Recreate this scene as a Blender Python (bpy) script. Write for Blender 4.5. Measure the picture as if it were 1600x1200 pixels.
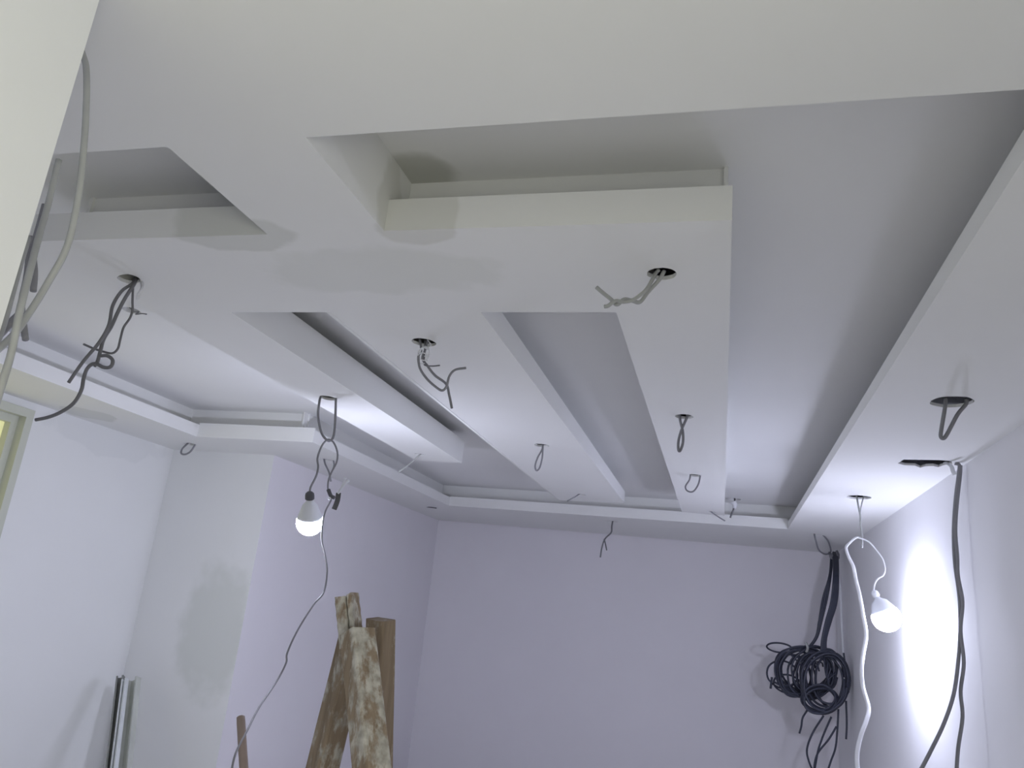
import bpy, bmesh, math, random
from mathutils import Vector, Matrix, noise
from mathutils.geometry import tessellate_polygon

random.seed(4)
for o in list(bpy.data.objects):
    bpy.data.objects.remove(o)
SC = bpy.context.scene
COL = SC.collection

# ------------------------------------------------------------------ camera
EYE = 1.98                      # eye height above the floor
YAW, PITCH, ROLL, FPX = -0.28031765, 0.28038439, 0.10440459, 1222.44
cy, sy, cp, sp, cr, sr = (math.cos(YAW), math.sin(YAW), math.cos(PITCH), math.sin(PITCH),
                          math.cos(ROLL), math.sin(ROLL))
FWD = Vector((sy * cp, cy * cp, sp))
r0 = Vector((cy, -sy, 0)); u0 = r0.cross(FWD)
RIGHT = cr * r0 + sr * u0
UP = -sr * r0 + cr * u0
cd = bpy.data.cameras.new('camera')
cam = bpy.data.objects.new('camera', cd); COL.objects.link(cam)
M3 = Matrix((RIGHT, UP, -FWD)).transposed()
cam.matrix_world = Matrix.Translation((0, 0, EYE)) @ M3.to_4x4()
cd.sensor_width = 36; cd.sensor_fit = 'HORIZONTAL'; cd.lens = FPX / 1600 * 36
cd.clip_start = 0.02; cd.clip_end = 60
SC.camera = cam

# ------------------------------------------------------------------ world, light, exposure
w = bpy.data.worlds.new('world'); SC.world = w; w.use_nodes = True
bg = w.node_tree.nodes['Background']
bg.inputs[0].default_value = (0.90, 0.97, 1.0, 1); bg.inputs[1].default_value = 0.15

def area(name, loc, rot, sx, sy_, power, col):
    l = bpy.data.lights.new(name, 'AREA'); l.shape = 'RECTANGLE'; l.size = sx; l.size_y = sy_
    l.energy = power; l.color = col
    o = bpy.data.objects.new(name, l); COL.objects.link(o)
    o.location = loc; o.rotation_euler = rot
    return o
DAY = area('daylight', (1.30, -1.0, 1.5), (0, math.radians(90), 0), 1.2, 1.55, 34, (1.0, 0.99, 0.86))
DAY.data.spread = math.radians(145)
BULB_A, BULB_B = 310.0, 235.0
BULB_COL = (0.75, 0.78, 1.0)
SC.view_settings.view_transform = 'Standard'
SC.view_settings.look = 'None'
SC.view_settings.gamma = 1
SC.view_settings.use_curve_mapping = False
SC.view_settings.exposure = 0.0

# ------------------------------------------------------------------ helpers
def ray(x, y):
    return RIGHT * ((x - 800) / FPX) - UP * ((y - 600) / FPX) + FWD
def at(x, y, Y):
    d = ray(x, y); p = d * (Y / d.y)
    return Vector((p.x, p.y, p.z + EYE))
def onz(x, y, h):
    d = ray(x, y); p = d * (h / d.z)
    return Vector((p.x, p.y, h + EYE))

def obj(name, bm, m, parent=None, smooth=False):
    me = bpy.data.meshes.new(name)
    bmesh.ops.recalc_face_normals(bm, faces=bm.faces[:])
    bm.to_mesh(me); bm.free()
    if smooth:
        for p in me.polygons: p.use_smooth = True
    me.materials.append(m)
    o = bpy.data.objects.new(name, me); COL.objects.link(o)
    if parent is not None:
        o.parent = parent
        o.matrix_parent_inverse = Matrix.Translation(-parent.location)
    return o
def tag(o, label=None, cat=None, group=None, kind=None):
    if label: o['label'] = label
    if cat: o['category'] = cat
    if group: o['group'] = group
    if kind: o['kind'] = kind
    return o
def empty(name, loc, label, cat, group=None):
    o = bpy.data.objects.new(name, None); COL.objects.link(o)
    o.location = loc; o.empty_display_size = 0.1
    return tag(o, label, cat, group)
def add_box(bm, a, b):
    x0, y0, z0 = a; x1, y1, z1 = b
    v = [bm.verts.new(p) for p in ((x0,y0,z0),(x1,y0,z0),(x1,y1,z0),(x0,y1,z0),(x0,y0,z1),(x1,y0,z1),(x1,y1,z1),(x0,y1,z1))]
    for f in ((0,3,2,1),(4,5,6,7),(0,1,5,4),(1,2,6,5),(2,3,7,6),(3,0,4,7)):
        bm.faces.new([v[i] for i in f])
def box(name, a, b, m, parent=None):
    bm = bmesh.new(); add_box(bm, a, b); return obj(name, bm, m, parent)
def add_plate(bm, loops, z0, z1):
    """solid slab: loops[0] is the outline, the others are openings"""
    L = [[Vector((p[0], p[1], 0)) for p in l] for l in loops]
    tris = tessellate_polygon(L)
    flat = [p for l in L for p in l]
    lo = [bm.verts.new((p.x, p.y, z0)) for p in flat]
    hi = [bm.verts.new((p.x, p.y, z1)) for p in flat]
    for t in tris:
        try:
            bm.faces.new([lo[i] for i in t]); bm.faces.new([hi[i] for i in reversed(t)])
        except ValueError: pass
    k = 0
    for l in L:
        n = len(l)
        for i in range(n):
            a, b = k + i, k + (i + 1) % n
            bm.faces.new((lo[a], lo[b], hi[b], hi[a]))
        k += n
def catmull(P, per=6):
    if len(P) < 3: return list(P)
    Q = [P[0] * 2 - P[1]] + list(P) + [P[-1] * 2 - P[-2]]
    out = []
    for i in range(1, len(Q) - 2):
        a, b, c, d = Q[i-1:i+3]
        for k in range(per):
            t = k / per
            out.append(0.5 * ((2*b) + (c-a)*t + (2*a-5*b+4*c-d)*t*t + (3*b-a-3*c+d)*t**3))
    out.append(P[-1]); return out
def add_tube(bm, P, r, n=8, per=6, flat=1.0, closed=False):
    P = catmull([Vector(p) for p in P], per)
    rings = []; ref = None
    for i, p in enumerate(P):
        t = (P[min(i+1, len(P)-1)] - P[max(i-1, 0)])
        if t.length < 1e-7: t = Vector((0, 0, 1))
        t.normalize()
        if ref is None:
            ref = Vector((1, 0, 0)) if abs(t.x) < 0.8 else Vector((0, 1, 0))
        u = (ref - t * ref.dot(t)).normalized(); ref = u
        v = t.cross(u)
        rr = r(i / max(1, len(P)-1)) if callable(r) else r
        rings.append([bm.verts.new(p + (u * math.cos(2*math.pi*k/n) + v * math.sin(2*math.pi*k/n) * flat) * rr) for k in range(n)])
    for a, b in zip(rings[:-1], rings[1:]):
        for k in range(n):
            bm.faces.new((a[k], a[(k+1) % n], b[(k+1) % n], b[k]))
    bm.faces.new(rings[0]); bm.faces.new(list(reversed(rings[-1])))
def add_lathe(bm, prof, org, axis, n=24):
    """profile of (distance along axis, radius)"""
    axis = Vector(axis).normalized(); org = Vector(org)
    ref = Vector((1, 0, 0)) if abs(axis.x) < 0.8 else Vector((0, 1, 0))
    u = (ref - axis * ref.dot(axis)).normalized(); v = axis.cross(u)
    rings = []
    for d, r in prof:
        rings.append([bm.verts.new(org + axis * d + (u * math.cos(2*math.pi*k/n) + v * math.sin(2*math.pi*k/n)) * max(r, 1e-4)) for k in range(n)])
    for a, b in zip(rings[:-1], rings[1:]):
        for k in range(n):
            bm.faces.new((a[k], a[(k+1) % n], b[(k+1) % n], b[k]))
    bm.faces.new(rings[0]); bm.faces.new(list(reversed(rings[-1])))

# ------------------------------------------------------------------ materials
def base_mat(name):
    m = bpy.data.materials.new(name); m.use_nodes = True
    nt = m.node_tree; return m, nt, nt.nodes['Principled BSDF']
def simple(name, col, rough=0.6, metal=0.0, var=0.12, scale=30, bump=0.0):
    m, nt, b = base_mat(name)
    N, L = nt.nodes, nt.links
    g = N.new('ShaderNodeNewGeometry'); n = N.new('ShaderNodeTexNoise')
    n.inputs['Scale'].default_value = scale; n.inputs['Detail'].default_value = 4
    L.new(g.outputs['Position'], n.inputs['Vector'])
    mx = N.new('ShaderNodeMix'); mx.data_type = 'RGBA'
    mx.inputs[6].default_value = (*[c * (1 - var) for c in col], 1)
    mx.inputs[7].default_value = (*[min(1, c * (1 + var)) for c in col], 1)
    L.new(n.outputs['Fac'], mx.inputs[0]); L.new(mx.outputs[2], b.inputs['Base Color'])
    b.inputs['Roughness'].default_value = rough; b.inputs['Metallic'].default_value = metal
    if bump:
        bp = N.new('ShaderNodeBump'); bp.inputs['Strength'].default_value = bump; bp.inputs['Distance'].default_value = 0.003
        L.new(n.outputs['Fac'], bp.inputs['Height']); L.new(bp.outputs['Normal'], b.inputs['Normal'])
    return m
def plaster(name, col, stains=(), rough=0.85, var=0.025):
    """white skim coat; stains = (centre, radii, colour, strength, softness)"""
    m, nt, b = base_mat(name)
    N, L = nt.nodes, nt.links
    g = N.new('ShaderNodeNewGeometry')
    n = N.new('ShaderNodeTexNoise'); n.inputs['Scale'].default_value = 1.7; n.inputs['Detail'].default_value = 5
    L.new(g.outputs['Position'], n.inputs['Vector'])
    mx = N.new('ShaderNodeMix'); mx.data_type = 'RGBA'
    mx.inputs[6].default_value = (*[c * (1 - var) for c in col], 1)
    mx.inputs[7].default_value = (*[min(1, c * (1 + var)) for c in col], 1)
    L.new(n.outputs['Fac'], mx.inputs[0]); out = mx.outputs[2]
    n2 = N.new('ShaderNodeTexNoise'); n2.inputs['Scale'].default_value = 6; n2.inputs['Detail'].default_value = 3
    L.new(g.outputs['Position'], n2.inputs['Vector'])
    for c, r, sc, st, soft in stains:
        s = N.new('ShaderNodeVectorMath'); s.operation = 'SUBTRACT'; s.inputs[1].default_value = c
        L.new(g.outputs['Position'], s.inputs[0])
        d = N.new('ShaderNodeVectorMath'); d.operation = 'DIVIDE'; d.inputs[1].default_value = r
        L.new(s.outputs[0], d.inputs[0])
        ln = N.new('ShaderNodeVectorMath'); ln.operation = 'LENGTH'; L.new(d.outputs[0], ln.inputs[0])
        ad = N.new('ShaderNodeMath'); ad.operation = 'MULTIPLY_ADD'
        L.new(n2.outputs['Fac'], ad.inputs[0]); ad.inputs[1].default_value = 0.9; L.new(ln.outputs['Value'], ad.inputs[2])
        mr = N.new('ShaderNodeMapRange'); mr.interpolation_type = 'SMOOTHSTEP'
        mr.inputs['From Min'].default_value = 1.45 - soft; mr.inputs['From Max'].default_value = 1.45 + soft
        mr.inputs['To Min'].default_value = st; mr.inputs['To Max'].default_value = 0
        L.new(ad.outputs[0], mr.inputs['Value'])
        m2 = N.new('ShaderNodeMix'); m2.data_type = 'RGBA'
        L.new(mr.outputs[0], m2.inputs[0]); L.new(out, m2.inputs[6]); m2.inputs[7].default_value = (*sc, 1)
        out = m2.outputs[2]
    L.new(out, b.inputs['Base Color']); b.inputs['Roughness'].default_value = rough
    b.inputs['Specular IOR Level'].default_value = 0.25
    n3 = N.new('ShaderNodeTexNoise'); n3.inputs['Scale'].default_value = 4.0; n3.inputs['Detail'].default_value = 6
    L.new(g.outputs['Position'], n3.inputs['Vector'])
    bp = N.new('ShaderNodeBump'); bp.inputs['Strength'].default_value = 0.12; bp.inputs['Distance'].default_value = 0.02
    L.new(n3.outputs['Fac'], bp.inputs['Height']); L.new(bp.outputs['Normal'], b.inputs['Normal'])
    return m
def emis(name, col, strength):
    m, nt, b = base_mat(name)
    b.inputs['Base Color'].default_value = (*col, 1)
    b.inputs['Emission Color'].default_value = (*col, 1); b.inputs['Emission Strength'].default_value = strength
    return m
ZA, ZC = EYE + 1.0, EYE + 1.23       # underside of the dropped ceiling, recess ceiling
GREY = (0.50, 0.52, 0.46)
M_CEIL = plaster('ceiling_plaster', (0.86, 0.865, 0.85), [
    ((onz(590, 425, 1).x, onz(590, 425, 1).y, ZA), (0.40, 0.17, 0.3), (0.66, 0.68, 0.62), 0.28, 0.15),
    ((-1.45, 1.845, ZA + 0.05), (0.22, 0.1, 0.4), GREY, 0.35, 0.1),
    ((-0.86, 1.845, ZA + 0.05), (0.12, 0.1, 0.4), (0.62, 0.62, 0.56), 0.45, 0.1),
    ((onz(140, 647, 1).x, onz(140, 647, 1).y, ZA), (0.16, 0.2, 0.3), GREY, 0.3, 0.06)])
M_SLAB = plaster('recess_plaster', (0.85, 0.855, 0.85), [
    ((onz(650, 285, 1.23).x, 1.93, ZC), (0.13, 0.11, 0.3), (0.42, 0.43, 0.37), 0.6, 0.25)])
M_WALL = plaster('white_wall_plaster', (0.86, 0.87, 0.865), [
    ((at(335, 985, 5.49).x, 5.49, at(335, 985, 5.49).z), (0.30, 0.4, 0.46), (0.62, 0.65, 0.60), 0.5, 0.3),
    ((-4.44, 4.75, EYE + 0.93), (0.3, 0.6, 0.13), (0.70, 0.72, 0.72), 0.25, 0.08)])
M_LAV = plaster('lavender_tint_plaster', (0.84, 0.82, 0.855))  # plaster colour tinted faintly lavender all over
M_RWALL = plaster('right_wall_paint', (0.84, 0.84, 0.86))
M_FLOOR = simple('pale_fill_floor', (0.62, 0.60, 0.58), 0.8, scale=5)  # unseen floor, its colour raised to bounce fill light into the room
M_CABLE = simple('grey_cable_sheath', (0.25, 0.25, 0.27), 0.5)
M_CABLE2 = simple('dark_grey_cable_sheath', (0.17, 0.17, 0.18), 0.5)
M_LIGHTC = simple('pale_grey_cable_sheath', (0.42, 0.43, 0.42), 0.5)
M_BLACK = simple('hazed_black_cable', (0.035, 0.040, 0.065), 0.45)  # distance haze is mixed into the black as a blue tint
M_WHITE = simple('white_cable_sheath', (0.82, 0.83, 0.86), 0.4, var=0.03)
M_SOCK = simple('dark_socket_plastic', (0.09, 0.09, 0.10), 0.5)
M_BASE = simple('white_plastic', (0.80, 0.82, 0.86), 0.4, var=0.03)
M_FRAME = simple('cream_window_paint', (0.62, 0.64, 0.55), 0.6, var=0.05, scale=8)

# ------------------------------------------------------------------ setting: walls and floor
XL, XL2, XR, YF, YJ = -4.44, -3.49, 1.245, 9.62, 5.49
def struct(o, label, cat):
    return tag(o, label, cat, kind='structure')
struct(box('floor', (-4.7, -2.2, -0.1), (1.5, 10, 0), M_FLOOR), 'pale floor of the room, lightened to bounce fill light', 'floor')
bm = bmesh.new()
add_box(bm, (XR, -2.2, 0), (XR + .2, -1.8, ZC + .3)); add_box(bm, (XR, -.2, 0), (XR + .2, 10, ZC + .3))
add_box(bm, (XR, -1.8, 0), (XR + .2, -.2, .9)); add_box(bm, (XR, -1.8, 2.1), (XR + .2, -.2, ZC + .3))
struct(obj('wall_right', bm, M_RWALL), 'smooth right wall lit bright beside the hanging bulb', 'wall')
bm = bmesh.new()
add_plate(bm, [[(XL2 - .1, 9.42), (XR + .1, 9.80), (XR + .1, 10.0), (XL2 - .1, 9.75)]], 0, ZC + .3)
struct(obj('wall_far', bm, M_LAV), 'pale lavender far wall of the room', 'wall')
bm = bmesh.new(); add_box(bm, (XL - 0.2, YJ, 0), (XL2, 9.8, ZC + .3))
jb = obj('wall_left_far', bm, M_LAV)
jb.data.materials.append(M_WALL)
for p in jb.data.polygons:
    if p.normal.y < -0.5: p.material_index = 1
struct(jb, 'projecting left wall, white on its near side and lavender on its long side', 'wall')
# left wall with a window opening
WY0, WY1, WZ0, WZ1 = 2.2, None, 1.0, None
c = ray(50, 642); WY1 = c.y * XL / c.x; WZ1 = c.z * XL / c.x + EYE
bm = bmesh.new()
add_box(bm, (XL - .2, WY1, 0), (XL, YJ, ZC + .3)); add_box(bm, (XL - .2, 1.0, 0), (XL, WY0, ZC + .3))
add_box(bm, (XL - .2, WY0, WZ1), (XL, WY1, ZC + .3)); add_box(bm, (XL - .2, WY0, 0), (XL, WY1, WZ0))
struct(obj('wall_left', bm, M_WALL), 'white left wall beside the cream window frame', 'wall')
wn = empty('window_1', (XL, (WY0 + WY1) / 2, WZ0), 'cream framed window at the left edge with yellow light behind', 'window')
wn['kind'] = 'structure'
bm = bmesh.new()
def ring(bm, x0, x1, y0, y1, z0, z1, wd):
    add_box(bm, (x0, y0, z0), (x1, y0 + wd, z1)); add_box(bm, (x0, y1 - wd, z0), (x1, y1, z1))
    add_box(bm, (x0, y0 + wd, z1 - wd), (x1, y1 - wd, z1)); add_box(bm, (x0, y0 + wd, z0), (x1, y1 - wd, z0 + wd))
ring(bm, XL - .1, XL + .03, WY0, WY1, WZ0, WZ1, .055)
obj('window_casing', bm, M_FRAME, wn)
bm = bmesh.new(); ring(bm, XL - .12, XL - .03, WY0 + .055, WY1 - .055, WZ0 + .055, WZ1 - .055, .05)
obj('window_frame', bm, M_FRAME, wn)
M_PANE = emis('lit_window_pane', (0.80, 0.78, 0.42), 0.42)
box('pane', (XL - .09, WY0 + .10, WZ0 + .10), (XL - .08, WY1 - .10, WZ1 - .10), M_PANE, wn)
# near left block whose side runs past the camera, back wall with the opening daylight comes through
NX, NY = -1.09, 0.90
struct(box('wall_left_near', (XL - .2, -2.2, 0), (NX, NY, ZA), M_WALL), 'bright white wall end close by at the upper left', 'wall')
bm = bmesh.new(); add_box(bm, (NX, -2.2, 0), (XR, -2.0, ZA))
struct(obj('wall_back', bm, M_WALL), 'plain white wall behind the camera', 'wall')

# ------------------------------------------------------------------ setting: ceiling
def rough_hole(c, r, n=22, ry=None, rot=0.0):
    ry = ry or r; s = random.random() * 50; out = []
    for k in range(n):
        a = 2 * math.pi * k / n
        j = 1 + 0.10 * noise.noise(Vector((math.cos(a) * 2 + s, math.sin(a) * 2, s)))
        x, y = math.cos(a) * r * j, math.sin(a) * ry * j
        out.append((c.x + x * math.cos(rot) - y * math.sin(rot), c.y + x * math.sin(rot) + y * math.cos(rot)))
    return out
HOLE = {}                        # pixel of each hole -> centre on the dropped ceiling
hole_loops = []
for px, py, r in ((1034, 428, .043), (662, 535, .05), (512, 622, .046), (846, 696, .046), (1069, 651, .045),
                  (1085, 743, .045), (908, 773, .04), (655, 710, .035), (297, 694, .05), (510, 719, .055),
                  (675, 793, .05), (957, 815, .06), (1112, 800, .035), (1342, 777, .08), (1487, 628, .083), (1275, 835, .05)):
    c = onz(px, py, 1.0); HOLE[(px, py)] = c
    hole_loops.append(rough_hole(c, r))
c = onz(201, 436, 1.0); HOLE[(201, 436)] = c
hole_loops.append(rough_hole(c, .055, ry=.034, rot=-.5))
slot = [(1403, 724), (1412, 718), (1440, 718.5), (1470, 719), (1487, 720.5), (1488, 725), (1474, 727), (1466, 730),
        (1458, 728), (1446, 728.5), (1438, 731), (1430, 727.5), (1414, 727)]
hole_loops.append([(onz(a, b, 1).x, onz(a, b, 1).y) for a, b in slot])
RX, FY, LX1, LX2, LY, NE = 0.58, 7.90, -2.83, -3.79, 4.90, 1.389
comb = [(-.957, NE), (RX, NE), (RX, FY), (LX1, FY), (LX1, LY), (LX2, LY), (LX2, NE), (-1.335, NE), (-1.335, 1.845),
        (-2.23, 1.845), (-2.23, 5.39), (-1.87, 5.39), (-1.87, 2.46), (-1.445, 2.46), (-1.445, 6.97), (-.85, 6.89),
        (-.85, 2.46), (-.37, 2.46), (-.37, 7.20), (0.0, 7.28), (0.0, 1.845), (-.957, 1.845)]
outer = [(XL, -2.0), (XR, -2.0), (XR, 9.79), (XL2, 9.41), (XL2, YJ), (XL, YJ)]
ceil_bm = bmesh.new()
chole = []
for px, py, r in ((205, 485, .045), (1146, 780, .07)):
    c = onz(px, py, 1.23); HOLE[(px, py)] = c; chole.append(rough_hole(c, r))
o2 = [(XL - .1, -2.1), (XR + .1, -2.1), (XR + .1, 9.9), (XL - .1, 9.9)]
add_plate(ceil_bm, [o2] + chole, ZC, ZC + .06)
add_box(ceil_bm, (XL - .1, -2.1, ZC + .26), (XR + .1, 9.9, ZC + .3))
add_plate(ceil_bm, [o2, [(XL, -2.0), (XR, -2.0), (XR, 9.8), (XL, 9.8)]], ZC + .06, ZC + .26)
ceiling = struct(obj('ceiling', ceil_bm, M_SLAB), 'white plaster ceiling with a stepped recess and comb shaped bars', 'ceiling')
bm = bmesh.new(); add_plate(bm, [outer, comb] + hole_loops, ZA, ZA + .013)
obj('dropped_ceiling', bm, M_CEIL, ceiling)
# upright lips round the openings and the boards set back behind them
T = .012
def lip(bm, a, b, side, h, t=T, z0=None, ext=0.0):
    """board standing on the segment a-b, its thickness going to `side` (unit vector)"""
    z0 = ZA + .013 if z0 is None else z0
    a = Vector((a[0], a[1])); b = Vector((b[0], b[1])); s = Vector(side)
    d = (b - a).normalized(); a = a - d * ext; b = b + d * ext
    q = [a, b, b + s * t, a + s * t]
    lo = [bm.verts.new((p.x, p.y, z0)) for p in q]; hi = [bm.verts.new((p.x, p.y, h)) for p in q]
    bm.faces.new(lo); bm.faces.new(hi)
    for i in range(4): bm.faces.new((lo[i], lo[(i+1) % 4], hi[(i+1) % 4], hi[i]))
LH = ZA + .10
bm = bmesh.new()
P = [((RX, NE), (RX, FY), (1, 0), ZA + .062), ((RX, FY), (LX1, FY), (0, 1), LH), ((LX1, FY), (LX1, LY), (-1, 0), ZA + .09),
     ((LX1, LY), (LX2, LY), (0, 1), ZA + .105), ((LX2, LY), (LX2, NE), (-1, 0), ZA + .09),
     ((LX2, NE), (-1.335, NE), (0, -1), LH), ((-.957, NE), (RX, NE), (0, -1), LH)]
for a, b, s, h in P:
    if a == (LX1, FY): b = (LX1, LY + .0125)
    lip(bm, a, b, s, h)
obj('cove_lip', bm, M_CEIL, ceiling)
bm = bmesh.new()
G = .13
inner = [((RX + .2, NE), (RX + .2, FY + .11), (1, 0)), ((RX + .2, FY + .11), (LX1 - .145, FY + .11), (0, 1)),
         ((LX1 - .13, FY + .095), (LX1 - .13, LY + .06), (-1, 0)), ((LX1 - .13, LY + .10), (LX2 - .15, LY + .10), (0, 1)),
         ((LX2 - .16, LY + .10), (LX2 - .16, NE), (-1, 0)), ((LX2 - .16, NE - G), (-1.2, NE - G), (0, -1)), ((-1.1, NE - G), (RX + .2, NE - G), (0, -1))]
for a, b, s in inner: lip(bm, a, b, s, ZC, z0=ZA + .0131, ext=.012)
obj('cove_backing', bm, M_CEIL, ceiling)
bm = bmesh.new()
BH = ZA + .165
L2 = [((-1.335, 1.845), (-2.23, 1.845), (0, 1), LH), ((-2.23, 1.845), (-2.23, 5.39), (1, 0), LH), ((-2.23, 5.39), (-1.87, 5.39), (0, -1), BH),
      ((-1.87, 5.39), (-1.87, 2.46), (-1, 0), BH), ((-1.87, 2.46), (-1.445, 2.46), (0, -1), LH), ((-1.445, 2.46), (-1.445, 6.97), (1, 0), LH),
      ((-1.445, 6.97), (-.85, 6.89), (0, -1), LH), ((-.85, 6.89), (-.85, 2.46), (-1, 0), LH), ((-.85, 2.46), (-.37, 2.46), (0, -1), LH),
      ((-.37, 2.46), (-.37, 7.20), (1, 0), LH), ((-.37, 7.20), (0, 7.28), (0, -1), LH), ((0, 7.28), (0, 1.845), (-1, 0), LH),
      ((0, 1.845), (-.957, 1.845), (0, 1), LH),
      ((-.957, 1.845 + G), (-.957, NE - G), (-1, 0), ZC), ((-1.335, 1.845 + G), (-1.335, NE - G), (1, 0), ZC)]
for a, b, s, h in L2:
    if s[0] and h < ZC:               # side lips butt against the end lips at outer corners
        d = .0125 if b[1] > a[1] else -.0125
        if a[1] < 2 or a[1] > 5: a = (a[0], a[1] + d)
        if b[1] < 2 or b[1] > 5: b = (b[0], b[1] - d)
    lip(bm, a, b, s, h)
obj('bar_lip', bm, M_CEIL, ceiling)
bm = bmesh.new()
g = .12
z0 = ZA + .0131
for a, b, s in [((-.957, 1.845 + G), (-.0245, 1.845 + G), (0, 1)), ((-1.335, 1.845 + G), (-2.155, 1.845 + G), (0, 1)), ((-.0125, 1.845 + G), (-.0125, 7.16), (-1, 0)),
                ((-2.155, 1.845 + G), (-2.155, 5.27), (1, 0)), ((-1.99, 5.27), (-1.99, 2.34), (-1, 0)), ((-2.155, 5.27), (-1.99, 5.27), (0, -1)),
                ((-1.99, 2.34), (-1.32, 2.34), (0, -1)), ((-1.32, 2.34), (-1.32, 6.8), (1, 0)), ((-1.32, 6.8), (-.97, 6.8), (0, -1)),
                ((-.97, 6.8), (-.97, 2.34), (-1, 0)), ((-.97, 2.34), (-.25, 2.34), (0, -1)), ((-.25, 2.34), (-.25, 7.1), (1, 0)), ((-.25, 7.1), (-.03, 7.14), (0, -1))]:
    lip(bm, a, b, s, ZC, z0=z0, ext=.0118)
obj('bar_core', bm, M_CEIL, ceiling)
# rounded corner bead on the left edge of the wide middle bar
bm = bmesh.new()
q = [(-1.500, ZA + .028), (-1.440, ZA - .002), (-1.444, ZA + .05)]
va = [bm.verts.new((x, 2.461, z)) for x, z in q]; vb = [bm.verts.new((x, 6.97, z)) for x, z in q]
bm.faces.new(va); bm.faces.new(vb)
for i in range(3): bm.faces.new((va[i], va[(i+1) % 3], vb[(i+1) % 3], vb[i]))
obj('corner_bead', bm, M_CEIL, ceiling)

# ------------------------------------------------------------------ cables
def cable(name, pts, r, m, label, cat='cable', group=None, n=8, flat=1.0, parent=None):
    bm = bmesh.new()
    strands = pts if isinstance(pts[0][0], (tuple, list)) else [pts]
    for s in strands: add_tube(bm, [at(*p) for p in s], r, n, 6, flat)
    o = obj(name, bm, m, parent, smooth=True)
    if parent is None: tag(o, label, cat, group)
    return o
def Yh(k): return HOLE[k].y
CL = 'electrical_cable'
# cable from the round hole near the top centre right
Y = Yh((1034, 428))
cable(CL, [(1030, 421, Y), (1024, 428, Y), (1010, 452, Y-.02), (990, 468, Y-.03), (975, 472, Y-.03), (962, 470, Y-.02), (950, 478, Y-.03), (944, 479, Y-.03)], .0058, M_LIGHTC,
      'grey cable pulled sideways out of the hole right of the crosspiece, tail cut level')
cable(CL, [(1038, 423, Y), (1030, 437, Y), (1012, 457, Y+.01), (1000, 472, Y+.01), (988, 470, Y), (975, 468, Y-.01), (964, 476, Y-.01), (955, 468, Y), (945, 460, Y), (932, 449, Y)], .0062, M_LIGHTC,
      'grey cable from the hole right of the crosspiece, its end bent upward')
# tangled bundle left of it
Y = Yh((662, 535))
cable(CL, [(656, 530, Y), (658, 548, Y), (654, 556, Y-.02), (656, 575, Y-.02), (668, 593, Y-.03), (684, 607, Y-.03), (692, 610, Y-.03), (698, 603, Y-.03), (702, 588, Y-.03), (711, 578, Y-.03), (728, 575, Y-.03)], .0050, M_CABLE,
      'grey cable from the torn central hole, curling up to the right at its tip')
cable(CL, [(668, 531, Y+.01), (664, 548, Y), (660, 560, Y), (668, 572, Y), (680, 587, Y), (697, 600, Y), (702, 618, Y), (706, 638, Y)], .0052, M_CABLE,
      'grey cable from the torn central hole, end hanging straight down')
cable(CL, [(664, 531, Y), (663, 558, Y), (663, 570, Y), (675, 572, Y-.02), (687, 571, Y-.03)], .0028, M_CABLE2,
      'thin short wire sticking out sideways below the torn central hole')
bm = bmesh.new()
for a0, rr, cx0, cy0 in ((0, 9, 662, 553), (1.2, 8, 660, 560), (2.4, 7, 664, 549)):
    add_tube(bm, [at(cx0 + rr * math.cos(a0 + k * .8), cy0 + rr * math.sin(a0 + k * .8) * 1.1, Y - .02 + .008 * math.sin(k)) for k in range(8)], .0022, 6)
add_tube(bm, [at(668, 530, Y), at(673, 541, Y-.01), at(660, 544, Y-.02), at(655, 552, Y-.02)], .003, 6)
tag(obj('tape_wrap', bm, M_WHITE, smooth=True), 'crumpled clear white tape wound round wires at the torn central hole', 'tape')
# left hole with long cables
Y = Yh((201, 436))
cable(CL, [(212, 433, Y+.03), (207, 443, Y), (190, 455, Y-.03), (176, 478, Y-.05), (170, 508, Y-.06), (155, 535, Y-.06), (130, 565, Y-.06), (107, 598, Y-.06)], .0058, M_CABLE2,
      'dark grey cable from the left oval hole, shorter straight tail')
cable(CL, [(214, 434, Y+.03), (209, 445, Y), (196, 465, Y-.02), (184, 488, Y-.02), (174, 510, Y-.03), (162, 530, Y-.04), (157, 548, Y-.04), (152, 566, Y-.04), (147, 572, Y-.04)], .0062, M_CABLE2,
      'dark grey cable from the left oval hole, doubled into the knot')
cable(CL, [(158, 556, Y-.05), (168, 556, Y-.05), (176, 563, Y-.05), (173, 573, Y-.05), (162, 574, Y-.05), (148, 568, Y-.05), (137, 575, Y-.05), (131, 590, Y-.05), (127, 610, Y-.05), (115, 630, Y-.05), (95, 644, Y-.05), (75, 652, Y-.05), (56, 656, Y-.05)], .0062, M_CABLE2,
      'dark grey cable tied in a small loop with a long tail sweeping left')
cable(CL, [(208, 446, Y), (207, 470, Y), (207, 484, Y), (203, 497, Y), (193, 512, Y), (188, 530, Y), (184, 545, Y), (175, 552, Y), (160, 549, Y), (145, 544, Y), (131, 538, Y)], .0040, M_CABLE2,
      'thin cable in a U shaped loop under the left oval hole')
bm = bmesh.new()
for i in range(3):
    add_tube(bm, [at(220, 438, Y+.03), at(223 - i, 448 + i, Y), at(219 - 2*i, 456 + 2 * i, Y-.01), at(216 - i, 466 + i, Y)], .006 - .001 * i, 6, flat=.3)
tag(obj('paper_scrap', bm, M_WHITE, smooth=True), 'torn pale paper scrap hanging beside the left oval hole', 'scrap')
Y2 = Yh((205, 485))
cable(CL, [(202, 480, Y2), (210, 487, Y2-.06), (217, 487, Y2-.07), (212, 491, Y2-.08), (222, 490, Y2-.09), (229, 491, Y2-.09)], .0030, M_CABLE,
      'very short thin wire poking from the small hole behind the left cables')
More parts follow.
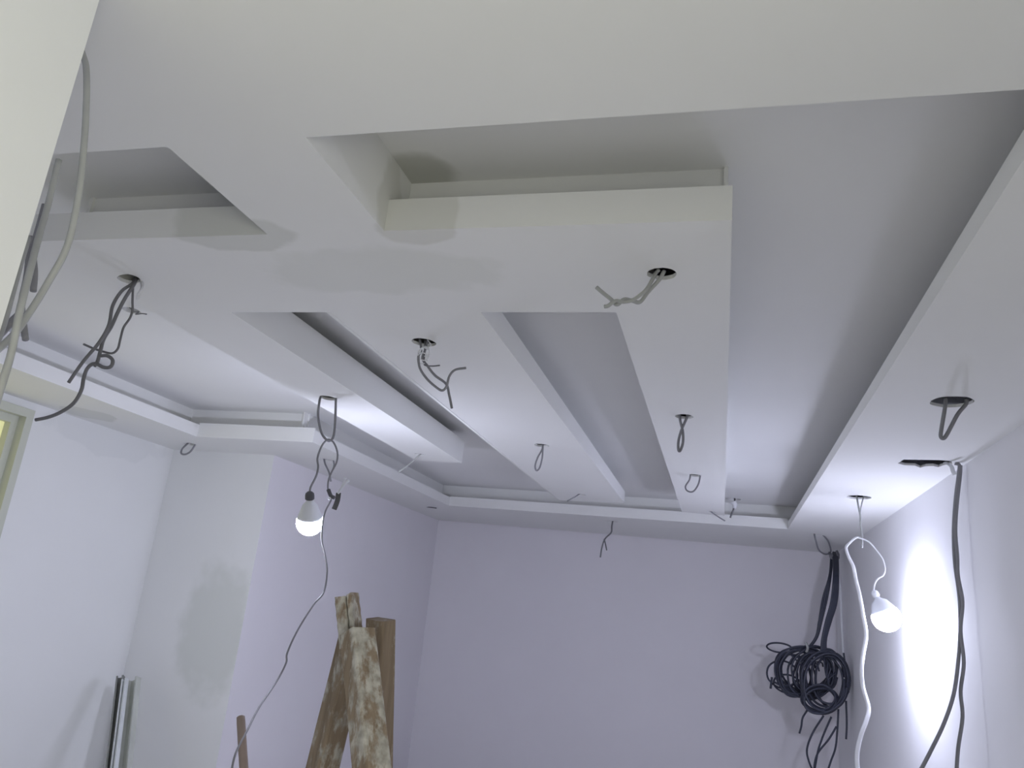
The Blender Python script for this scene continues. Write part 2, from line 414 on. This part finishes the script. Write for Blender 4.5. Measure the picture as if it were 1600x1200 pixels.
# loops in the middle bars
def loop(key, pts, r, m, label, dy=0.0):
    Y = Yh(key); return cable('cable_loop', [(a, b, Y + dy) for a, b in pts], r, m, label, 'cable', 'cable loops hanging from the ceiling holes')
loop((846, 696), [(848, 692), (847, 702), (840, 715), (836, 728), (838, 735), (843, 731), (847, 716), (848, 702), (848, 692)], .0055, M_CABLE, 'narrow grey cable loop under the hole in the middle of the wide bar')
loop((1069, 651), [(1062, 646), (1063, 658), (1067, 675), (1067, 692), (1063, 704), (1060, 703), (1060, 690), (1064, 674), (1070, 660), (1075, 648)], .0066, M_CABLE, 'twisted long cable loop hanging from the right bar')
loop((1085, 743), [(1079, 740), (1077, 750), (1071, 760), (1074, 767), (1083, 768), (1091, 757), (1094, 743), (1093, 739)], .0055, M_CABLE, 'round open cable loop near the far end of the right bar')
loop((1487, 628), [(1478, 622), (1476, 640), (1471, 670), (1470, 682), (1474, 685), (1480, 678), (1496, 648), (1509, 632), (1510, 624)], .0080, M_CABLE, 'thick V shaped cable loop in the soffit by the right wall')
loop((297, 694), [(306, 691), (303, 698), (297, 706), (289, 710), (283, 708), (285, 701), (291, 695), (296, 691)], .0072, M_CABLE, 'slanted cable loop in the soffit above the left wall corner')
Y = Yh((1275, 835))
cable('cable_loop', [(1272, 832, Y), (1275, 846, Y), (1280, 860, Y+.3), (1290, 866, Y+.7), (1298, 862, Y+.9), (1295, 848, Y+.5), (1288, 838, Y+.1), (1281, 832, Y)], .0085, M_CABLE,
      'grey cable loop in the soffit above the black coils', 'cable', 'cable loops hanging from the ceiling holes')
Y = Yh((655, 710))
cable(CL, [(670, 706, Y), (658, 709, Y), (640, 725, Y-.02), (623, 738, Y-.04)], .0052, M_LIGHTC, 'pale straight cable end poking from the left bar tip')
Y = Yh((908, 773))
cable(CL, [(915, 770, Y), (907, 771, Y), (899, 776, Y-.03), (886, 783, Y-.05)], .0052, M_CABLE, 'short bent cable at the far end of the wide bar')
Y = Yh((1112, 800))
cable(CL, [(1101, 797, Y), (1108, 798, Y-.02), (1120, 806, Y-.04), (1133, 814, Y-.05)], .0058, M_CABLE, 'short straight cable at the far tip of the right bar')
Y = Yh((957, 815))
cable(CL, [(958, 811, Y), (956, 822, Y), (955, 832, Y), (947, 840, Y), (943, 847, Y), (940, 858, Y), (938, 871, Y)], .0080, M_CABLE2, 'dark cable dangling from the far soffit, longer strand')
cable(CL, [(944, 842, Y-.01), (946, 850, Y-.01), (948, 860, Y-.01)], .0070, M_CABLE2, 'small forked strand beside the dark cable under the far soffit')
Y = Yh((1146, 780))
cable(CL, [(1148, 777, Y), (1148, 784, Y-.1), (1147, 788, Y-.1), (1146, 796, Y-.1), (1143, 803, Y-.1), (1141, 809, Y-.1)], .0085, M_CABLE2, 'dark cable with a pale wrap hanging in the far right recess')
bm = bmesh.new(); add_tube(bm, [at(1146, 784, Y-.12), at(1148, 789, Y-.12), at(1147, 794, Y-.12)], lambda t: .028 - .012 * t, 8)
tag(obj('tape_wrap', bm, M_WHITE, smooth=True), 'pale tape knot on the cable in the far right recess', 'tape')
Y = Yh((675, 793))
cable(CL, [(667, 792, Y), (675, 793, Y-.05), (682, 794, Y-.02)], .006, M_CABLE2, 'stub of dark cable in the empty looking soffit hole at the left')
# thick cables close by at the upper left
NC = 'thick grey cables hanging beside the near white wall'
yn = 1.02
cable(CL, [(120, 60, yn), (131, 90, yn), (135, 110, yn), (135, 160, yn), (131, 230, yn), (122, 310, yn), (105, 385, yn), (76, 440, yn), (45, 490, yn-.02), (15, 530, yn-.05), (-40, 575, yn-.1)], .0060, M_LIGHTC,
      'thick grey cable bowing outward beside the bright near wall', group=NC, n=12)
cable(CL, [(92, 250, yn+.05), (75, 320, yn+.05), (58, 380, yn), (45, 430, yn-.05), (30, 490, yn-.08), (18, 550, yn-.08), (0, 610, yn-.1), (-25, 690, yn-.1)], .0060, M_LIGHTC,
      'thick grey cable running along the near wall edge down to the frame edge', group=NC, n=12)
cable(CL, [(70, 320, yn+.12), (62, 350, yn+.12), (52, 390, yn+.1), (54, 425, yn+.1), (52, 455, yn+.1)], .0060, M_CABLE, 'short dark cable piece between the thick near cables', group=NC, n=10)
cable(CL, [(48, 370, yn+.1), (42, 430, yn+.1), (34, 470, yn+.1), (36, 500, yn+.1), (40, 531, yn+.1)], .0060, M_CABLE, 'dark cable with a cut end pointing down by the left cove', group=NC, n=10)
cable(CL, [(42, 370, yn+.05), (22, 440, yn+.02), (4, 505, yn), (-16, 560, yn)], .0075, M_LIGHTC, 'grey cable hugging the white wall edge', group=NC, n=10)
cable(CL, [(30, 492, yn+.08), (14, 507, yn+.08), (0, 522, yn+.06), (-25, 545, yn)], .0075, M_CABLE, 'dark cable crossing behind at the left picture edge', group=NC, n=10)

# ------------------------------------------------------------------ hanging bulb at the left
def globe_mat(name, strength): return emis(name, BULB_COL, strength)
def bulb(t, top, centre, r, strength, sock_m, neck_m, led=0.42):
    """socket at `top`, globe round `centre`"""
    top, centre = Vector(top), Vector(centre); ax = (centre - top).normalized(); L = (centre - top).length
    bm = bmesh.new(); add_lathe(bm, [(-.012, .006), (-.008, .014), (0, .022), (.012, .024), (.03, .024), (.034, .019)], top, ax)
    obj('socket', bm, sock_m, t, True)
    bm = bmesh.new()
    if led: add_lathe(bm, [(.030, .017), (.045, .020), (.065, r * .55), (L - r * (math.cos(math.pi * led) + .15), r * math.sin(math.pi * (led - .04))), (L - r * math.cos(math.pi * led) - .0008, r * math.sin(math.pi * led) * .99)], top, ax, 32)
    else: add_lathe(bm, [(.030, .017), (.045, .019), (L - r * .80, r * .52)], top, ax)
    obj('bulb_base', bm, neck_m, t, True)
    bm = bmesh.new(); prof = []
    for k in range(14):
        a0 = led if led else .18
        a = math.pi * (a0 + (1 - a0) * k / 13)
        prof.append((L - r * math.cos(a), r * math.sin(a)))
    add_lathe(bm, prof, top, ax, 32)
    obj('globe', bm, globe_mat('glowing_globe', strength), t, True)
YB = Yh((512, 622))
cable('cable_loop', [(501, 619, YB), (499, 628, YB), (497, 650, YB), (502, 675, YB), (510, 687, YB), (517, 688, YB), (522, 678, YB), (524, 650, YB), (525, 620, YB)], .0068, M_CABLE,
      'long cable loop from the left bar holding up the hanging bulb cord', 'cable', 'cable loops hanging from the ceiling holes')
t = empty('hanging_bulb', at(514, 688, YB), 'lit bulb hanging at the left on a long grey cord', 'light bulb')
cable('cord', [[(484, 768, YB), (486, 760, YB), (494, 744, YB), (497, 730, YB), (496, 717, YB), (500, 703, YB), (506, 692, YB), (513, 687, YB-.016), (521, 691, YB), (527, 706, YB), (526, 722, YB), (518, 738, YB), (513, 752, YB), (513, 768, YB), (518, 778, YB), (515, 786, YB), (508, 800, YB-.02), (504, 818, YB-.05),
       (503, 845, YB-.1), (508, 868, YB-.2), (511, 893, YB-.3), (506, 925, YB-.4), (490, 945, YB-.5), (465, 985, YB-.65), (449, 1020, YB-.75), (447, 1036, YB-.8), (432, 1065, YB-.9), (405, 1105, YB-1.1), (387, 1140, YB-1.25), (368, 1178, YB-1.38), (360, 1215, YB-1.45)]], lambda u: .0058 - .0025 * u, M_CABLE, None, parent=t)
bulb(t, at(484, 771, YB), at(484, 816, YB + .075), .070, BULB_A, M_SOCK, M_BASE, led=.40)
Y = Yh((510, 719))
cable(CL, [(506, 715, Y), (508, 725, Y), (514, 738, Y-.03), (517, 752, Y-.05)], .0075, M_CABLE, 'cable dropping from the soffit hole behind the left bulb cord')
cable(CL, [(520, 716, Y), (522, 727, Y), (517, 741, Y-.03)], .0065, M_CABLE, 'second short cable from the soffit hole behind the left bulb cord')
t = empty('clip', at(520, 778, YB), 'small clip with black grip and shiny pale prongs on the left bulb cord', 'clip')
bm = bmesh.new(); add_tube(bm, [at(529, 770, YB-.02), at(527, 783, YB-.02), at(522, 796, YB-.02)], .0145, 4, flat=.55); obj('grip', bm, M_SOCK, t)
bm = bmesh.new(); add_tube(bm, [at(513, 765, YB-.02), at(517, 775, YB-.02), at(522, 778, YB-.02)], .011, 6); obj('grip', bm, M_SOCK, t)
bm = bmesh.new(); add_tube(bm, [at(528, 771, YB-.025), at(536, 760, YB-.025), at(543, 752, YB-.025)], .007, 6)
add_tube(bm, [at(532, 765, YB-.03), at(536, 755, YB-.03), at(539, 748, YB-.03)], .004, 6)
for a, b in ((539, 747), (544, 752), (515, 779)):
    q = at(a, b, YB - .03); bmesh.ops.create_uvsphere(bm, u_segments=10, v_segments=6, radius=.0085, matrix=Matrix.Translation(q))
obj('prong', bm, M_BASE, t, True)

# ------------------------------------------------------------------ hanging bulb at the right
YC = Yh((1342, 777)); YB2 = 5.72
cable(CL, [(1338, 772, YC), (1341, 790, YC-.04), (1344, 805, YC-.08), (1345, 822, YC-.1), (1347, 838, YC-.12), (1347, 856, YC-.12)], .0065, M_LIGHTC, 'pale twisted cable dropping from the soffit hole above the right bulb')
cable(CL, [(1350, 773, YC), (1347, 785, YC-.04), (1344, 800, YC-.07), (1344, 815, YC-.09)], .005, M_LIGHTC, 'second thin strand from the hole above the right bulb')
t = empty('hanging_bulb', at(1347, 845, YB2), 'lit bulb hanging close to the right wall on a white cord', 'light bulb')
cable('cord', [(1365, 922, YB2), (1367, 912, YB2), (1372, 904, YB2), (1380, 899, YB2), (1383, 889, YB2), (1379, 873, YB2), (1368, 858, YB2), (1358, 847, YB2), (1347, 842, YB2), (1338, 840, YB2), (1328, 848, YB2), (1322, 856, YB2), (1326, 870, YB2), (1333, 885, YB2), (1337, 905, YB2), (1343, 930, YB2-.03),
       (1348, 960, YB2-.08), (1353, 992, YB2-.1), (1349, 1020, YB2-.15), (1346, 1045, YB2-.2), (1348, 1072, YB2-.22), (1357, 1105, YB2-.3), (1354, 1125, YB2-.35), (1345, 1150, YB2-.4), (1339, 1180, YB2-.45), (1341, 1215, YB2-.5)], lambda u: .005 + .0075 * min(1, max(0, (u - .33) * 5)), M_WHITE, None, parent=t, flat=.75)
bulb(t, at(1366, 925, YB2), at(1385, 965, YB2), .090, BULB_B, M_BASE, M_BASE, led=.36)

# ------------------------------------------------------------------ cables down the right wall
yw = 4.60
cable(CL, [(1492, 724, yw), (1499, 727, yw), (1498, 740, yw), (1493, 780, yw), (1490, 830, yw), (1492, 880, yw), (1499, 935, yw-.02), (1500, 985, yw-.03), (1497, 1035, yw-.05), (1490, 1085, yw-.08), (1475, 1130, yw-.1), (1456, 1170, yw-.12), (1435, 1210, yw-.12)], .0092, M_CABLE,
      'grey cable down the right wall that swings left at the bottom', n=10)
cable(CL, [(1501, 727, yw), (1500, 745, yw), (1495, 790, yw), (1493, 830, yw-.01), (1496, 870, yw-.02), (1497, 900, yw-.02), (1504, 940, yw-.04), (1501, 985, yw-.05), (1506, 1035, yw-.06), (1501, 1080, yw-.06), (1504, 1120, yw-.07), (1497, 1170, yw-.08), (1494, 1215, yw-.08)], .0092, M_CABLE,
      'grey cable down the right wall that hangs straight to the bottom', n=10)
bm = bmesh.new()
add_tube(bm, [at(1476, 722, yw), at(1486, 728, yw-.02), at(1489, 736, yw-.03), at(1492, 742, yw-.03)], .012, 6, flat=.25)
add_tube(bm, [at(1484, 720, yw), at(1494, 719, yw-.02), at(1504, 716, yw-.05)], .01, 6, flat=.25)
tag(obj('paper_scrap', bm, M_BASE), 'torn paper tape at the end of the long ceiling slot', 'scrap')

# ------------------------------------------------------------------ black coils in the far corner
def px_loop(bm, cx0, cy0, rx, ry, Y, r, turns, jit, rot=0.0, seed=0):
    rnd = random.Random(seed); pts = []
    for k in range(int(turns * 14) + 1):
        a = 2 * math.pi * k / 14
        u = 1 + jit * math.sin(k * .37 + seed) * .7 + rnd.uniform(-jit, jit) * .35
        x, y = math.cos(a) * rx * u, math.sin(a) * ry * u
        ox, oy = 5 * jit * 10 * math.sin(k * .11 + seed * 2), 4 * jit * 10 * math.cos(k * .13 + seed)
        pts.append(at(cx0 + ox + x * math.cos(rot) - y * math.sin(rot), cy0 + oy + x * math.sin(rot) + y * math.cos(rot), Y + .05 * math.sin(k * .29 + seed)))
    add_tube(bm, pts, r, 6, 3)
YK = 8.95
ca = bmesh.new(); rb = .0115
px_loop(ca, 1260, 1047, 43, 34, YK, rb, 4, .10, .2, 1)
px_loop(ca, 1254, 1048, 42, 36, YK - .04, rb, 3, .08, -.1, 2)
px_loop(ca, 1266, 1050, 33, 37, YK - .08, rb, 3, .10, .3, 3)
px_loop(ca, 1272, 1052, 24, 33, YK - .1, rb, 2, .12, .1, 4)
px_loop(ca, 1246, 1052, 26, 33, YK - .06, rb, 2, .10, -.2, 5)
px_loop(ca, 1222, 1052, 24, 20, YK - .02, rb * .9, 1.3, .05, .5, 6)
px_loop(ca, 1217, 1012, 20, 7, YK, rb * .8, 1.1, .02, .12, 7)
px_loop(ca, 1232, 1070, 22, 14, YK, rb * .8, 1.2, .05, .2, 8)
for i, (dx, w_) in enumerate(((0, 0), (3, 2), (6, 5))):
    add_tube(ca, [at(1299 + i, 866, 9.2), at(1296 + dx * .3, 900, YK), at(1286 + dx, 935, YK), at(1280 + dx * .6, 970, YK), at(1275 + dx * .3, 995, YK), at(1262 + dx * .3, 1014, YK)], rb, 6)
for k in range(5):
    a = at(1235 + 9 * k, 1022 + 3 * k, YK - .1); b = at(1262 + 6 * k, 1070 - 7 * k, YK - .1); add_tube(ca, [a, (a + b) / 2 + Vector((.03, 0, .02)), b], rb * .7, 6)
add_tube(ca, [at(1206, 1058, YK), at(1205, 1068, YK), at(1204, 1076, YK)], rb, 6)
t = empty('cable_coil', at(1299, 866, 9.2), 'large tangled black cable coil, the left one hanging on the far wall', 'cable coil', 'black cable coils in the far corner')
obj('coil', ca, M_BLACK, t, True)
bm = bmesh.new(); add_tube(bm, [at(1259, 1004, YK-.15), at(1262, 1012, YK-.17), at(1260, 1019, YK-.15)], .013, 6, flat=.5); obj('tie', bm, M_LIGHTC, t, True)
cb = bmesh.new(); YL = 8.72
px_loop(cb, 1288, 1064, 33, 44, YL, rb, 3, .07, -.1, 11)
px_loop(cb, 1290, 1068, 35, 45, YL - .03, rb, 3, .06, .15, 12)
px_loop(cb, 1296, 1060, 26, 42, YL + .02, rb, 2, .08, .0, 13)
px_loop(cb, 1282, 1092, 26, 20, YL - .04, rb, 3, .08, .0, 14)
for i in range(9):
    add_tube(cb, [at(1302 + i * .8, 863, 9.2), at(1303 + i * .8, 900, YL), at(1299 + i * 1.0, 940, YL), at(1291 + i * .9, 970, YL), at(1285 + i * .7, 998, YL), at(1283 + i * .9, 1022, YL)], rb, 6)
for k in range(4):
    a = at(1287 + 6 * k, 1025 + 9 * k, YL); b = at(1312 - 5 * k, 1100 - 8 * k, YL); add_tube(cb, [a, (a + b) / 2 + Vector((-.04, 0, 0)), b], rb * .7, 6)
for s in ([(1287, 1118), (1270, 1145), (1261, 1170), (1264, 1190), (1275, 1215)], [(1299, 1120), (1288, 1145), (1279, 1170), (1275, 1190), (1271, 1215)],
          [(1307, 1135), (1295, 1155), (1279, 1175), (1273, 1192), (1272, 1215)], [(1310, 1108), (1308, 1145), (1305, 1170), (1298, 1190), (1290, 1215)],
          [(1261, 1110), (1254, 1122), (1252, 1135), (1249, 1146)], [(1318, 1020), (1322, 1050), (1324, 1072), (1326, 1082)], [(1322, 1095), (1323, 1130), (1322, 1155)]):
    add_tube(cb, [at(a, b, YL) for a, b in s], rb * .8, 6)
t = empty('cable_coil', at(1303, 863, 9.2), 'tangled black cable coil, the lower right one against the corner', 'cable coil', 'black cable coils in the far corner')
obj('coil', cb, M_BLACK, t, True)
cable(CL, [(1304, 860, 9.2), (1308, 880, 9.2), (1313, 920, 9.15), (1315, 970, 9.1), (1317, 1010, 9.05), (1317, 1035, 9.0), (1313, 1052, 9.0)], .012, M_WHITE, 'white cable hanging down the far right corner behind the coils')
bm = bmesh.new()
for k in range(3): add_tube(bm, [at(1296, 862, 9.1), at(1299 + k * 2, 872, 9.1), at(1310, 868 + k * 2, 9.1), at(1307, 860, 9.1)], .012, 6)
tag(obj('tie', bm, M_CABLE, smooth=True), 'grey tie binding the tops of the black cable bundles', 'tie')

# ------------------------------------------------------------------ wooden trestle
def wood(name, bright):
    m, nt, b = base_mat(name); N, L = nt.nodes, nt.links
    tc = N.new('ShaderNodeTexCoord'); mp = N.new('ShaderNodeMapping'); mp.inputs['Scale'].default_value = (60, 60, 5)
    L.new(tc.outputs['Object'], mp.inputs[0])
    n = N.new('ShaderNodeTexNoise'); n.inputs['Scale'].default_value = 1; n.inputs['Detail'].default_value = 6; L.new(mp.outputs[0], n.inputs['Vector'])
    cr_ = N.new('ShaderNodeValToRGB'); cr_.color_ramp.elements[0].position = .3; cr_.color_ramp.elements[1].position = .75
    cr_.color_ramp.elements[0].color = (.20, .150, .105, 1); cr_.color_ramp.elements[1].color = (.32, .25, .185, 1)
    L.new(n.outputs['Fac'], cr_.inputs[0])
    n2 = N.new('ShaderNodeTexNoise'); n2.inputs['Scale'].default_value = 22; n2.inputs['Detail'].default_value = 7; n2.inputs['Roughness'].default_value = .65
    mp2 = N.new('ShaderNodeMapping'); mp2.inputs['Scale'].default_value = (1.4, 1.4, .6); mp2.inputs['Location'].default_value = (bright * 9, 3, 1)
    L.new(tc.outputs['Object'], mp2.inputs[0]); L.new(mp2.outputs[0], n2.inputs['Vector'])
    mr = N.new('ShaderNodeMapRange'); mr.inputs['From Min'].default_value = .60 - bright; mr.inputs['From Max'].default_value = .72 - bright
    L.new(n2.outputs['Fac'], mr.inputs['Value'])
    n3 = N.new('ShaderNodeTexNoise'); n3.inputs['Scale'].default_value = 45; L.new(tc.outputs['Object'], n3.inputs['Vector'])
    c3 = N.new('ShaderNodeValToRGB'); c3.color_ramp.elements[0].position = .35; c3.color_ramp.elements[1].position = .65
    c3.color_ramp.elements[0].color = (.34, .32, .285, 1); c3.color_ramp.elements[1].color = (.55, .53, .49, 1); L.new(n3.outputs['Fac'], c3.inputs[0])
    mx = N.new('ShaderNodeMix'); mx.data_type = 'RGBA'; L.new(mr.outputs[0], mx.inputs[0]); L.new(cr_.outputs[0], mx.inputs[6]); L.new(c3.outputs[0], mx.inputs[7])
    L.new(mx.outputs[2], b.inputs['Base Color']); b.inputs['Roughness'].default_value = .8
    bp = N.new('ShaderNodeBump'); bp.inputs['Strength'].default_value = .5; bp.inputs['Distance'].default_value = .004
    L.new(n2.outputs['Fac'], bp.inputs['Height']); L.new(bp.outputs[0], b.inputs['Normal'])
    return m
W_BARE, W_PALE, W_MID = wood('bare_brown_wood', .02), wood('plaster_smeared_wood', .17), wood('splashed_wood', .09)
def beam(bm, a, b, w1, w2, rot, skew=0.0):
    """straight beam from a down to b, section w1 x w2 turned by rot about its length"""
    a, b = Vector(a), Vector(b); ax = (b - a).normalized()
    u = (Vector((1, 0, 0)) - ax * ax.x).normalized(); v = ax.cross(u)
    U = u * math.cos(rot) + v * math.sin(rot); V = -u * math.sin(rot) + v * math.cos(rot)
    N = 14; rings = []
    for i in range(N + 1):
        t_ = i / N; p = a.lerp(b, t_)
        wob = .0008 * math.sin(i * 2.1)
        ring_ = []
        for sx_, sy_ in ((-1, -1), (-.8, -1), (.8, -1), (1, -1), (1, -.8), (1, .8), (1, 1), (.8, 1), (-.8, 1), (-1, 1), (-1, .8), (-1, -.8)):
            k = .93 if abs(sx_) == 1 and abs(sy_) == 1 else 1.0
            q = p + U * (sx_ * w1 / 2 * k + wob) + V * (sy_ * w2 / 2 * k)
            if i == 0: q += ax * (skew * (sx_ + 1) + .002 * random.random())
            ring_.append(bm.verts.new(q))
        rings.append(ring_)
    n = 12
    for r1, r2 in zip(rings[:-1], rings[1:]):
        for k in range(n): bm.faces.new((r1[k], r1[(k+1) % n], r2[(k+1) % n], r2[k]))
    bm.faces.new(rings[0]); bm.faces.new(list(reversed(rings[-1])))
def to_floor(a, b):
    a, b = Vector(a), Vector(b); return a + (b - a) * (a.z / (a.z - b.z))
t = empty('wooden_trestle', (-.8, 1.9, 0), 'plaster splashed wooden trestle top with three crossing posts', 'trestle')
a, b = at(558, 985, 1.87), at(581, 1200, 1.80)
bm = bmesh.new(); beam(bm, a, to_floor(a, b), .070, .066, math.radians(38), .002)
ax = (b - a).normalized()
p0 = at(538, 930, 1.86); p1 = at(549, 1000, 1.855)
beam(bm, at(537, 931, 1.90), at(545, 1012, 1.90), .030, .046, math.radians(4), .001)
beam(bm, at(551, 929, 1.90), at(560, 1012, 1.90), .014, .044, math.radians(4), -.002)
obj('leg', bm, W_PALE, t)
bm = bmesh.new(); a, b = at(595, 966, 1.98), at(590, 1200, 2.02); beam(bm, a, to_floor(a, b), .066, .05, math.radians(22), .002)
obj('leg', bm, W_BARE, t)
bm = bmesh.new(); a, b = at(557, 984, 2.04), at(504, 1200, 2.06); beam(bm, a, to_floor(a, b), .070, .066, math.radians(35), 0)
obj('leg', bm, W_MID, t)

# ------------------------------------------------------------------ wooden stick, metal profiles
bm = bmesh.new(); a, b = at(376, 1119, 2.55), at(381, 1200, 2.5); add_lathe(bm, [(0, .009), (.003, .0135), (.02, .0142), ((to_floor(a, b) - a).length, .0142)], a, b - a, 16)
M_STICK = simple('plain_stick_wood', (.34, .27, .235), .7, var=.1)
tag(obj('wooden_stick', bm, M_STICK, smooth=True), 'plain round wooden stick standing left of the trestle', 'stick')
M_ALU = simple('dusty_pale_metal', (.62, .64, .59), .45, .35, .18, 9)
M_ALU2 = simple('white_metal_strip', (.72, .75, .76), .5, .1, .05)
M_ALU3 = simple('dull_metal', (.26, .27, .26), .5, .4, .2, 9)
def channel(name, a, b, w_, d_, m, label, rot=0.0):
    a, b = Vector(a), Vector(b); b = to_floor(a, b); ax = (b - a).normalized()
    u = (Vector((1, 0, 0)) - ax * ax.x).normalized(); v = ax.cross(u)
    if v.y > 0: v = -v
    U = u * math.cos(rot) + v * math.sin(rot); V = -u * math.sin(rot) + v * math.cos(rot)
    t_ = .006
    prof = [(-w_/2, 0), (w_/2, 0), (w_/2, d_), (w_/2 - .012, d_), (w_/2 - .012, d_ - t_), (w_/2 - t_, d_ - t_), (w_/2 - t_, t_), (-w_/2 + t_, t_), (-w_/2 + t_, d_ - t_), (-w_/2 + .012, d_ - t_), (-w_/2 + .012, d_), (-w_/2, d_)]
    bm = bmesh.new()
    r1 = [bm.verts.new(a + U * x + V * y) for x, y in prof]; r2 = [bm.verts.new(b + U * x + V * y) for x, y in prof]
    n = len(prof)
    for k in range(n): bm.faces.new((r1[k], r1[(k+1) % n], r2[(k+1) % n], r2[k]))
    c1 = bmesh.ops.triangulate(bm, faces=[bm.faces.new(r1), bm.faces.new(list(reversed(r2)))])
    return tag(obj(name, bm, m), label, 'metal profile', 'metal profiles leaning in the left corner')
channel('metal_profile', at(190, 1059, 5.25), at(174, 1200, 5.05), .05, .045, M_ALU3, 'dull grey metal profile, leftmost of the three in the corner', -.3)
channel('metal_profile', at(198, 1062, 5.20), at(181, 1200, 4.98), .040, .03, M_ALU2, 'narrow white metal profile between the two greyer ones', .2)
channel('metal_profile', at(213, 1062, 5.28), at(199, 1200, 5.08), .085, .05, M_ALU, 'wide dusty metal profile, rightmost in the left corner', .15)
